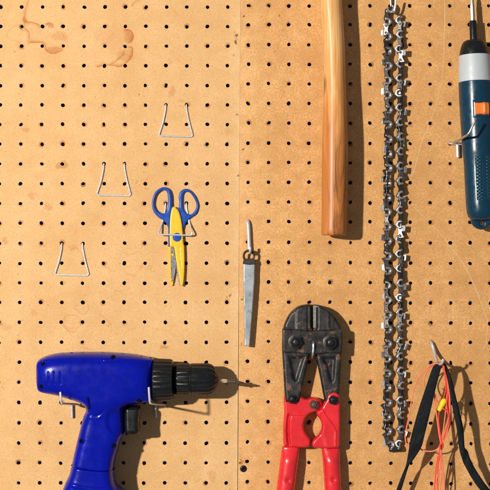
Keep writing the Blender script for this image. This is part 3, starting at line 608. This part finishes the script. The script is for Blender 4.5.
# bare steel facet on the right jaw's bevel, coloured brighter to paint in caught light
V = [(313.3, 305.8, 12.2), (315.6, 305.6, 14.4), (318.6, 306.4, 17.9), (318.8, 327.6, 17.9), (315.8, 327.8, 14.6), (313.3, 327.8, 12.2)]; V += [(a, b, c-1.5) for a, b, c in V]
F = [[0, 1, 4, 5], [1, 2, 3, 4], [11, 10, 7, 6], [10, 9, 8, 7]]+[[i, (i+1) % 6, 6+(i+1) % 6, 6+i] for i in range(6)]
mesh('cutting_edge', V, F, M['jaw_edge_lit'], j2, 14, 20)
plate = rounded(C6([(37, 141), (100, 143), (185, 150), (265, 143), (329, 141), (330, 200), (327, 262), (255, 258), (215, 264), (185, 268), (150, 264), (105, 256), (38, 256)]), 1.6)
V, F = field([plate], .5, lambda x, y, d: 18.0+dome(d, 1.5, 3.0, 1.6), lambda x, y, d: 17.0+0*x, 1); mesh('pivot_plate', V, F, M['plate_iron'], t, 16, 30)
V, F = extrude(plate, 1.0, 4.0, .4); mesh('pivot_plate', V, F, M['plate_iron'], t, 16)
def bolt(x, y, h, R, mat, rot=.2, washer=True):
    mb = MB()
    if washer: mb.add(lathe((x, y, h), (0, 0, 1), [(0, R*1.28), (.7, R*1.28), (1.0, R*1.18)], 36)); mb.build('washer', M['plate_iron'], t, href=16)
    a = np.arange(6)/6*2*math.pi+rot; V, F = extrude(np.stack([x+R*np.cos(a), y+R*np.sin(a)], 1), h+.9, h+4.6, .5); b_ = mesh('bolt', V, F, mat, t, 16, 20)
    V, F = lathe((x, y, h+4.4), (0, 0, 1), [(0, R*.66), (.5, R*.64), (1.3, R*.50), (1.6, R*.25), (1.65, R*.1)], 24); mesh('bolt_end', V, F, mat, b_, 16)
bolt(296, 341.8, 20.8, 6.3, M['bolt_iron'], .15); bolt(330.6, 342.2, 20.8, 6.3, M['bolt_iron'], .4)
V, F = tube([(313.2, 341.5, 20.2), (313.2, 344, 22.4), (313, 350, 22.4), (312.4, 354.5, 21.5), (311.4, 357, 18)], 1.5, 10, 5); mesh('spring_pin', V, F, M['steel'], t, 16)
lh = np.concatenate([cr(C7([(64, 62), (72, 40), (90, 29), (112, 28), (132, 38), (150, 56), (172, 66), (192, 60), (214, 60), (232, 70), (244, 84), (240, 110), (222, 122)]), 5),
    cr(C7([(205, 126), (184, 136), (166, 156), (157, 190), (162, 215), (174, 236), (188, 256), (190, 272)]), 5), cr(C7([(184, 288), (150, 293), (110, 290), (66, 284)]), 4), cr(C7([(62, 270), (62, 200), (66, 130), (66, 90)]), 4)[:-1]])
rh = np.concatenate([cr(C7([(262, 66), (268, 45), (286, 32), (304, 30), (320, 42), (326, 64), (327, 120), (327, 200), (325, 284)]), 5), cr(C7([(316, 293), (260, 296), (206, 293)]), 4), cr(C7([(196, 284), (196, 266), (208, 250), (226, 232), (239, 208), (241, 182), (232, 158), (218, 140), (218, 122), (236, 110), (246, 92)]), 5)[:-1]])
def lhd(x, y, d):
    z = groove(x, y, C7([(90, 140), (84, 165), (83, 215), (86, 262), (92, 280)]), 1.3, 3.0)
    z += 1.4*sstep(138, 142, (y-385)*4.667)*sstep(88, 96, (x-270)*4.667)
    return z
V, F = field([lh], .5, lambda x, y, d: 9+dome(d, 2.4, 6.6, 3.2), lambda x, y, d: 3.5+0*x, 2, lhd); mesh('handle_head', V, F, M['red_paint'], t, 14, 40)
def rhd(x, y, d): return groove(x, y, C7([(240, 112), (262, 150), (290, 185), (306, 215), (304, 282)]), 1.0, -.9)+1.2*sstep(0, 4, ((x-270)*4.667-245)*.2+8-((y-385)*4.667-110)*.05)
V, F = field([rh], .5, lambda x, y, d: 11.2+dome(d, 2.4, 6.6, 3.0), lambda x, y, d: 5.0+0*x, 2, rhd); mesh('handle_head', V, F, M['red_paint'], t, 14, 40)
bolt(292.5, 399, 15.4, 4.9, M['bolt_iron'], .1, False); bolt(333, 399.6, 18.4, 4.9, M['bolt_iron'], .35, False); bolt(313.8, 404.6, 15.6, 4.9, M['rusty_bolt'], .2, False)
def handle(cl, dim):
    # cl: (x0, x1, y) stations
    outl = np.array([(a, y) for a, b, y in cl]+[(b, y) for a, b, y in cl[::-1]]); outl = rounded(outl, [2]+[0]*(len(outl)-2)+[2])
    ys = np.array([c[2] for c in cl]); xa = np.array([c[0] for c in cl]); xb = np.array([c[1] for c in cl])
    def prof_(x, y):
        c = np.interp(y, ys, (xa+xb)/2); w_ = np.interp(y, ys, (xb-xa)/2); return np.sqrt(np.clip(1-((x-c)/w_)**2, 0, 1))
    flat = lambda y: 3.6+4.8*sstep(447, 462, y)
    top = lambda x, y, d: 9.5+flat(y)*prof_(x, y)*np.clip(d/1.5, .0, 1)**.4+1.0
    bot = lambda x, y, d: 9.5-flat(y)*prof_(x, y)*np.clip(d/1.5, .0, 1)**.4
    return field([outl], .7, top, bot, 2, lambda x, y, d: -1.8*np.exp(-(((x-dim[0])**2+(y-dim[1])**2)/2.6**2))+groove(x, y, [(cl[0][0]+3, 449), (cl[0][1]-3, 450)], .8, .3))
V, F = handle([(282.2, 299.8, 446.4), (280.2, 298.6, 462), (276.6, 295, 490), (262, 281, 620)], (288.2, 480.2)); mesh('handle', V, F, M['red_paint'], t, 14, 40)
V, F = handle([(321.6, 339.8, 447.0), (323, 340.6, 462), (324.8, 342, 490), (333, 352, 620)], (333.4, 479.2)); mesh('handle', V, F, M['red_paint'], t, 14, 40)

# ---------------------------------------------------------------- tapered steel blade on a ring
t = thing('file_blade', 247, 347, 'narrow tapering grey steel blade with a dark ring eye hanging from a wire hook', 'blade')
bl = rounded([(243.3, 262.5), (255.0, 262.5), (254.6, 280), (252.6, 310), (249.6, 346.4), (244.8, 346.0), (244.0, 310), (243.4, 285)], .4)
V, F = field([bl], .5, lambda x, y, d: 8.2+dome(d, .9, 1.4, .3), lambda x, y, d: 6.8+0*x); mesh('blade', V, F, M['file_steel'], t, 8, 30)
V, F = extrude(rounded([(244.2, 258.6), (253.8, 258.6), (255.3, 261.5), (255.4, 264.4), (249.5, 265.2), (243.0, 264.2), (243.0, 261.5)], .5), 6.2, 9.9, .5); mesh('cap', V, F, M['dark_iron'], t, 8)
ring = [(248.9+5.2*math.cos(a), 256+5.4*math.sin(a), 8.4) for a in np.linspace(0, 2*math.pi, 33)]
V, F = tube(ring, 1.15, 10, 1, False); mesh('ring', V, F, M['dark_iron'], t, 8)
o = mesh('peg_hook', *tube([(247.6, 220.6, -4), (247.6, 220.8, 0), (247.9, 222.5, 2.4), (248.4, 228, 3.2), (249, 240, 3.4), (249.4, 249, 3.8), (249.8, 252.2, 6), (250.0, 252.6, 10), (250.2, 250.4, 13.5), (250.2, 247, 14.2)], [1.3, 1.9, 2.0, 2.0, 1.9, 1.9, 1.7, 1.5, 1.3, 1.2], 12, 6), M['zinc_wire'], None, href=5, origin=(248, 222, 0)); tag(o, 'thick grey wire hook in the board above the tapered steel blade', 'hook')

# ---------------------------------------------------------------- saw chain
t = thing('saw_chain', 393, 452, 'long loop of steel chainsaw chain hanging from a wire hook', 'chain')
path = cr([(393.2, 7.5), (389.6, 8.6), (387.4, 13), (386.8, 30), (387.0, 120), (386.4, 220), (386.8, 330), (386.2, 400), (386.2, 432), (387.4, 441), (391, 447.6), (395.5, 449), (399, 445), (400.6, 437), (401, 420), (400.4, 330), (400.6, 220), (400.0, 120), (400.4, 30), (400.0, 15), (397.6, 9.6)], 30)
seglen = np.r_[0, np.cumsum(np.hypot(*np.diff(path, axis=0).T))]; L = seglen[-1]; n = int(round(L/14.6)); pit = L/n
def at(s):
    x = np.interp(s, seglen, path[:, 0]); y = np.interp(s, seglen, path[:, 1]); x2 = np.interp(s+.5, seglen, path[:, 0]); y2 = np.interp(s+.5, seglen, path[:, 1]); x1 = np.interp(s-.5, seglen, path[:, 0]); y1 = np.interp(s-.5, seglen, path[:, 1])
    return x, y, math.atan2(y2-y1, x2-x1)
hp = pit/4      # half of a rivet spacing
CH = 5.4
# local frame: u along the travel, v to the inside of the loop (left strand runs down, inside is +x)
a_ = np.linspace(math.radians(-38), math.radians(218), 26)
c_out = np.stack([4.25*np.cos(a_), .1+4.2*np.sin(a_)], 1); c_in = np.stack([2.0*np.cos(a_[::-1]), -.2+1.9*np.sin(a_[::-1])], 1)
tang = c_out.copy(); tang[:, 1] += .9*np.exp(-((a_-math.radians(96))/.35)**2)
drive = np.concatenate([tang, c_in])
strap = cr([(-hp-2.6, 0), (-hp-1.6, -2.2), (-hp+.8, -2.5), (0, -2.0), (hp-.8, -2.5), (hp+1.6, -2.2), (hp+2.6, 0), (hp+1.6, 2.3), (hp-.6, 2.6), (0, 1.9), (-hp+.6, 2.6), (-hp-1.6, 2.3)], 3, True)
cutter = cr([(-hp-2.6, 0), (-hp-2.4, -2.6), (-hp-1.4, -4.4), (-hp+.2, -3.4), (-.6, -2.2), (.6, -2.4), (1.6, -4.6), (hp+2.4, -4.8), (hp+2.6, -2), (hp+2.4, .4), (hp+1.6, 2.2), (hp-.6, 2.5), (0, 1.9), (-hp+.6, 2.5), (-hp-1.6, 2.2)], 3, True)
def local_mesh(name, VF, mats, midx=None):
    V = np.array([(v[0], v[1], v[2]) for v in VF[0]]); me = bpy.data.meshes.new(name)
    # local u,v,h to object axes: u -> X, v -> Z, h -> -Y
    me.from_pydata((np.stack([V[:, 0], -V[:, 2], V[:, 1]], 1)*U).tolist(), [], [list(map(int, f)) for f in VF[1]])
    for m in mats: me.materials.append(m)
    bm = bmesh.new(); bm.from_mesh(me); bmesh.ops.recalc_face_normals(bm, faces=bm.faces); bm.to_mesh(me); bm.free()
    if midx is not None: me.polygons.foreach_set('material_index', np.array(midx, dtype=np.int32))
    me.polygons.foreach_set('use_smooth', [True]*len(me.polygons)); me.set_sharp_from_angle(angle=math.radians(30)); return me
def drive_parts():
    mb = MB(); mi = []
    q = field([drive], .35, lambda x, y, d: 2.3+dome(d, 1.05, 1.9, .3), lambda x, y, d: -1.0+0*x); mb.add(q); mi += [0]*len(q[1])
    q = extrude(cr([(-hp-2.2, 0), (-hp-1, -2.1), (-1.2, -1.3), (1.2, -1.3), (hp+1, -2.1), (hp+2.2, 0), (hp+1, 2.0), (0, 3.0), (-hp-1, 2.0)], 3, True), -.9, .9, .3); mb.add(q); mi += [1]*len(q[1])
    return (mb.V, mb.F), mi
VF, mi = drive_parts(); me_drive = local_mesh('drive_link', VF, [M['chain_bright'], M['chain_dark']], mi)
def with_rivets(parts):
    mb = MB(); mi = []
    for VF in parts: mb.add(VF); mi += [0]*len(VF[1])
    for u in (-hp, hp):
        VF = lathe((u, 0, -3.2), (0, 0, 1), [(0, .9), (.4, 1.4), (5.6, 1.5), (6.2, 1.2), (6.4, .6)], 14); mb.add(VF); mi += [1]*len(VF[1])
    return (mb.V, mb.F), mi
VF, mi = with_rivets([extrude(strap, 1.1, 2.6, .45), extrude(strap, -2.6, -1.1, .35)]); me_strap = local_mesh('tie_strap', VF, [M['chain_dark'], M['chain_grey']], mi)
def top_plate(s):      # the plate that does the cutting, bent over to one side of the chain
    a = 2.4 if s > 0 else -1.4
    V, F = extrude([(.4, -2.6), (.6, -4.9), (1.2, -5.3), (hp+2.8, -5.5), (hp+3.0, -2.6)], a, a+1.1, .25)
    return [(v[0], v[1], v[2]+(v[1]+2.6)*(.25 if s > 0 else -.5)) for v in V], F
me_cut = []
for s in (1, -1):
    side = extrude(cutter, 1.1, 2.6, .45) if s > 0 else extrude(cutter, -2.6, -1.1, .35); other = extrude(strap, -2.6, -1.1, .35) if s > 0 else extrude(strap, 1.1, 2.6, .45)
    VF, mi = with_rivets([side, other]); mb = MB(); mb.add(VF); q = top_plate(s); mb.add(q); mi = mi+[2]*len(q[1])
    me_cut.append(local_mesh('cutter', (mb.V, mb.F), [M['chain_grey'], M['chain_dark'], M['chain_bright']], mi))
rc = np.random.default_rng(11)
def put(name, me, s, tilt=.0):
    x, y, a = at(s); o = bpy.data.objects.new(name, me); COL.objects.link(o); o.parent = t
    p = to_world([(x+rc.normal(0, .3), y, CH+rc.normal(0, .35))], CH)[0]; a += rc.normal(0, .09); tilt += .28*math.sin(s/37.0)+.15*math.sin(s/11.0+1); o.location = p-LOC[t.name]
    # u axis along (cos a, -sin a) in XZ; v axis = inside of the loop (counter-clockwise side when seen from the front)
    from mathutils import Matrix
    ux = Vector((math.cos(a), 0, -math.sin(a))); hy = Vector((0, 1, 0)); vz = ux.cross(hy)
    m = Matrix((ux, hy, vz)).transposed(); m = m @ Matrix.Rotation(tilt, 3, 'X'); o.rotation_euler = m.to_euler()
for k in range(n):
    s = (k+.25)*pit; lf = at(s)[0] < 393; put('drive_link', me_drive, s, rc.normal(-.55 if lf else .05, .22))
    s2 = (k+.75)*pit
    if k < n-1:
        if k % 2: put('cutter', me_cut[(k//2) % 2], s2, rc.normal(0, .22))
        else: put('tie_strap', me_strap, s2, rc.normal(0, .22))
o = mesh('wire_hook', *tube([(391, -12, -3), (391, -12, 2), (391, -6, 3.5), (391.2, 2, 3.8), (391.6, 8, 4.5), (392.6, 12.6, 7.5), (393.6, 12.8, 12), (394.4, 9, 13.5), (395.4, 1.5, 14.5)], 1.15, 10, 6), M['steel'], None, href=8, origin=(391, 0, 0)); tag(o, 'bright steel wire hook at the top edge holding the saw chain', 'hook')

# ---------------------------------------------------------------- electric screwdriver
t = thing('power_screwdriver', 481, 229, 'dark teal electric screwdriver with grey band and orange switch hanging bit upward', 'screwdriver')
p0 = np.array((473.0, 0.0, 11.5)); p1 = np.array((481.2, 224.0, 19.5)); dv = p1-p0; Ls = np.linalg.norm(dv); dv = dv/Ls
def sl(prof, name, mat, parent=t, seg=64, **k):
    V, F = lathe(p0, dv, prof, seg, **k); return mesh(name, V, F, mat, parent, 18, 35)
bit = sl([(-6, .4), (-4, 1.3), (-1, 1.9), (4, 2.0), (4.2, 2.35), (20.5, 2.35), (21, 2.1)], 'driver_bit', M['bit_grey'], seg=6)
sl([(20, 3.4), (21, 3.7), (39, 3.8), (41, 3.9)], 'bit_holder', M['black_plastic'], seg=24)
sl([(39.4, 5), (39.8, 8), (41, 10.4), (43.5, 12.0), (47.5, 13.5), (52, 14.6), (56, 15.0)], 'nose_cone', M['black_plastic'])
sl([(55, 14.6), (55.2, 15.5), (58, 15.8), (70, 16.4), (81.6, 16.8), (82.2, 16.2)], 'grey_band', M['grey_ring'])
bprof = [(81.2, 16.0), (82.4, 16.9), (90, 17.1), (110, 16.9), (135, 16.3), (150, 16.2), (154, 16.0), (158, 15.2), (170, 15.0), (190, 14.9), (205, 14.6), (212, 14.2), (216.5, 13.0), (219.5, 10.5), (220.8, 7)]
sh = sl(bprof, 'body_shell', M['teal_shell'])
def on_body(y, ang, lift=0.0, tr=0.0):
    r = np.interp(y, [p[0] for p in bprof], [p[1] for p in bprof])+lift; n_ = np.array((0, 0, 1.0)); n_ = n_-dv*np.dot(n_, dv); n_ /= np.linalg.norm(n_); b_ = np.cross(dv, n_); b_ = b_ if b_[0] > 0 else -b_
    return p0+dv*y+r*(math.cos(ang)*n_+math.sin(ang)*b_)
def wrap(y0, y1, a0, a1, lift, ny=14, na=14, bow=None, edge=.5):
    V = []; F = []
    for j in range(ny+1):
        for i in range(na+1):
            v = j/ny; u = i/na; r_ = min(1, min(u, 1-u)*na/2, min(v, 1-v)*ny/2); V.append(on_body(y0+(y1-y0)*v, a0+(a1-a0)*u, -edge+(lift+edge)*r_**.5+(bow(u, v) if bow else 0)))
    for j in range(ny):
        for i in range(na): q = j*(na+1)+i; F.append([q, q+1, q+na+2, q+na+1])
    return V, F
V, F = wrap(100.6, 120.4, -.42, .62, .5); mesh('switch_frame', V, F, M['teal_shell'], t, 18, 50)
V, F = wrap(104, 117, -.26, .62, 2.2, 12, 24, lambda u, v: .9*math.exp(-((u-.62)/.07)**2)-.7*math.exp(-((u-.32)/.2)**2)); mesh('switch', V, F, M['orange'], t, 18, 40)
V, F = wrap(155, 203, -.44, .04, .35, 20, 10); mesh('grip_pad', V, F, M['knurl'], sh, 18, 60)
V, F = wrap(155, 203, .28, .8, .35, 20, 10); mesh('grip_pad', V, F, M['knurl'], sh, 18, 60)
eye_o = cr([(471, 216), (490, 216), (491.6, 220), (489, 226), (483.4, 229.4), (478, 229), (473, 225.6), (470.8, 220)], 5, True)
V, F = field([eye_o, ell(481.4, 223.6, 1.9, 2.2, 20)], .45, lambda x, y, d: 17+dome(d, 2, 4.5, 2), lambda x, y, d: 17-dome(d, 2, 3.5, 2)); mesh('hanging_eye', V, F, M['teal_shell'], t, 18, 40)
peg_hook('grey wire peg hook bent across the teal screwdriver body', (457.6, 143.6), [(449.6, 143.4, -3), (449.8, 143.4, 2), (453, 143, 4.5), (458, 140.8, 16), (463, 137.6, 32), (467.4, 134.8, 46), (470, 131.6, 48), (472.4, 126.6, 48.5), (475, 121.2, 48.5)], 2.1, None, 'dull_wire', 1.2, [(449.4, 143.2, -3), (449.6, 143.2, 2), (451, 143.4, 4.6), (457, 143.8, 5), (464, 144.2, 5)])

# ---------------------------------------------------------------- strap, earplug cord and their hook
t = thing('webbing_strap', 440, 500, 'black webbing strap with padded sections hanging doubled over a hook', 'strap')
def ribbon_solid(L_, R_, hs, th, name, bulge=2.2):
    Lp = cr([(a, b, h) for (a, b), h in zip(L_, hs)], 8); Rp = cr([(a, b, h) for (a, b), h in zip(R_, hs)], 8); n = len(Lp); c = 8; V = []; F = []
    for k in range(n):
        for side in (1, -1):
            for i in range(c+1):
                u = i/c; p = Lp[k]*(1-u)+Rp[k]*u; e = (1-abs(2*u-1)**3)
                V.append((p[0], p[1], p[2]+side*th*(.25+.75*e)+(bulge*math.sin(k*.45+u*2.0)*.25)))
    w_ = c+1
    for k in range(n-1):
        for i in range(c):
            a = k*2*w_+i; b = (k+1)*2*w_+i; F.append([a, a+1, b+1, b]); F.append([a+w_, b+w_, b+w_+1, a+w_+1])
        F.append([k*2*w_, (k+1)*2*w_, (k+1)*2*w_+w_, k*2*w_+w_]); F.append([k*2*w_+c, k*2*w_+w_+c, (k+1)*2*w_+w_+c, (k+1)*2*w_+c])
    for k in (0, n-1): F.append([k*2*w_+i for i in range(w_)]+[k*2*w_+w_+i for i in range(c, -1, -1)])
    return mesh(name, V, F, M['webbing'], t, 25, 50)
ribbon_solid([(436.6, 362.6), (432.8, 366), (427, 381.5), (418.3, 408.6), (412.8, 428), (409.9, 441), (408.3, 451.6), (406.4, 464), (403, 474), (398, 487.5), (390, 510)], [(442.6, 363.4), (440.6, 367.6), (435.9, 385.4), (430.9, 406.7), (426, 428), (424, 436), (421, 447.6), (412.6, 461), (409, 467), (402.8, 487.5), (396, 511)], [27, 29, 29, 29, 28, 27, 26, 24, 22, 20, 18], 1.0, 'strap_end')
ribbon_solid([(440.6, 363.2), (443.6, 367), (448.3, 385.4), (452.4, 410), (456.4, 430), (459.0, 449), (462.6, 461), (465, 466), (471.6, 477.8), (480.3, 490), (496, 506)], [(443.4, 362.4), (446.4, 366.2), (451.6, 380.6), (457.4, 407), (461.8, 427), (463.6, 445), (467.6, 451), (470.4, 459), (476.4, 470.4), (488.4, 487.6), (502, 500)], [27.5, 30, 30, 30, 29, 28, 26, 25, 24, 22, 20], 1.5, 'strap_end')
# folded rear layer of the right side
ribbon_solid([(449, 384), (453.5, 410), (457.5, 430), (460.8, 449)], [(453.4, 386), (459.2, 410), (463.2, 428), (464.6, 447)], [25, 25, 25, 25], .9, 'strap_layer')
mb = MB(); mb.add(extrude(rounded([(433.4, 363), (438, 361.4), (442.6, 362.6), (442, 367), (438, 369), (434, 367)], .8), 29.5, 32, .4)); mb.build('strap_fold', M['webbing'], t, href=25)
t = thing('earplug_cord', 441, 495, 'tangled red and orange earplug cord with a yellow foam plug hanging over the strap', 'earplugs')
cords = [('cord_orange', [(440, 362.4, 33), (436.7, 362.6, 33.5), (431, 364.4, 31), (425, 369.5, 28), (419, 377, 25), (415.4, 386, 23), (411.8, 402, 21), (409, 420, 19), (406.6, 432, 18), (406.2, 440, 17), (408, 446, 16.5), (413, 449, 17), (420, 448.6, 18.5)]),
    ('cord_orange', [(439, 363, 32), (432.5, 365, 30), (427.6, 370, 27), (424.8, 377, 25), (424.4, 384, 23), (428, 392, 21), (433, 398, 22)]),
    ('cord_red', [(441, 363.6, 33), (443.4, 369.6, 33), (446, 383, 31), (447, 398, 29), (449.4, 413, 27), (449.8, 425, 25), (445.6, 437, 23), (441.6, 446, 22), (438.6, 458, 20), (436.8, 470, 19), (435.5, 490, 17), (434, 508, 15)]),
    ('cord_red', [(442, 366, 32), (445.4, 380, 31), (448, 396, 29), (448.8, 408, 28), (450.6, 418, 26)]),
    ('cord_orange', [(431, 384, 23), (434, 390, 25), (434.4, 398, 26), (435.6, 408, 25), (437.6, 422, 24), (439.6, 436, 23), (441.8, 448, 22), (441, 466, 20), (437.4, 481, 18), (435.6, 500, 16)]),
    ('cord_orange', [(442, 364, 33), (445.6, 382, 30), (446.6, 396, 27), (445.6, 410, 26), (443.8, 428, 24), (441.6, 446, 22), (443, 464, 20), (445.4, 487, 18), (446, 506, 16)]),
    ('cord_orange', [(419.6, 448.4, 19), (424, 451.2, 20), (430.6, 451.9, 21), (436, 450.6, 22), (440.4, 447, 23), (441.4, 444, 23)]),
    ('cord_red', [(430, 386, 22), (434.2, 393, 24.5), (437, 401, 26), (442, 407.6, 28), (446.4, 411, 29), (449, 418, 28)])]
cords += [('cord_red', [(441.4, 363.4, 33), (444, 376, 32), (444.8, 390, 30), (441, 404, 27), (438.4, 418, 25), (440.4, 434, 24), (442.4, 447, 22), (439, 462, 21), (438.6, 480, 18), (439.4, 506, 15)]),
    ('cord_orange', [(442.6, 365, 33), (447, 384, 31), (449.4, 402, 29), (449, 420, 27), (446.6, 434, 25), (442.6, 445, 23), (440.4, 459, 21), (442.4, 474, 19), (441, 492, 17), (440, 508, 15)]),
    ('cord_red', [(443.8, 371, 32), (447.2, 390, 30), (446, 404, 30), (448.6, 417, 28), (446, 430, 26), (443.4, 440, 24)])]
for m, p in cords: mesh('cord', *tube(p, .66, 8, 8), M[m], t, 25)
mesh('knot', *tube([(440, 447.6, 22), (441, 443.6, 25), (443, 445, 24), (442.4, 448.6, 22), (440.4, 448.4, 24), (440, 445, 25)], 1.0, 8, 6), M['cord_red'], t, 25)
V, F = lathe((438.6, 411, 26), (7.2, -14.2, 1.5), [(0, .8), (.6, 2.0), (1.6, 2.4), (6.4, 2.6), (7.2, 3.0), (11.4, 3.1), (13, 2.6), (14, 1.6), (14.3, .6)], 28); mesh('earplug', V, F, M['foam_yellow'], t, 25, 35)
t = thing('peg_hook', 431, 342, 'grey wire hook carrying the black strap and red cord', 'hook')
mesh('hook_arm', *tube([(430.6, 341.6, -4), (430.8, 342, 0), (432, 344, 3.2), (434.4, 352, 6), (436.4, 360, 14), (438, 363.6, 24), (440.6, 364.4, 35), (442.4, 362.6, 39), (443.2, 359.6, 40)], [1.2, 1.6, 1.7, 1.7, 1.5, 1.4, 1.3, 1.3, 1.3], 10, 6), M['zinc_wire'], t, None)
V, F = lathe((442.4, 361.4, 39.4), (.9, -1.6, .3), [(0, 1.3), (.4, 1.5), (2.2, 1.5), (2.7, .9)], 16); mesh('hook_tip', V, F, M['foam_white'], t, None)
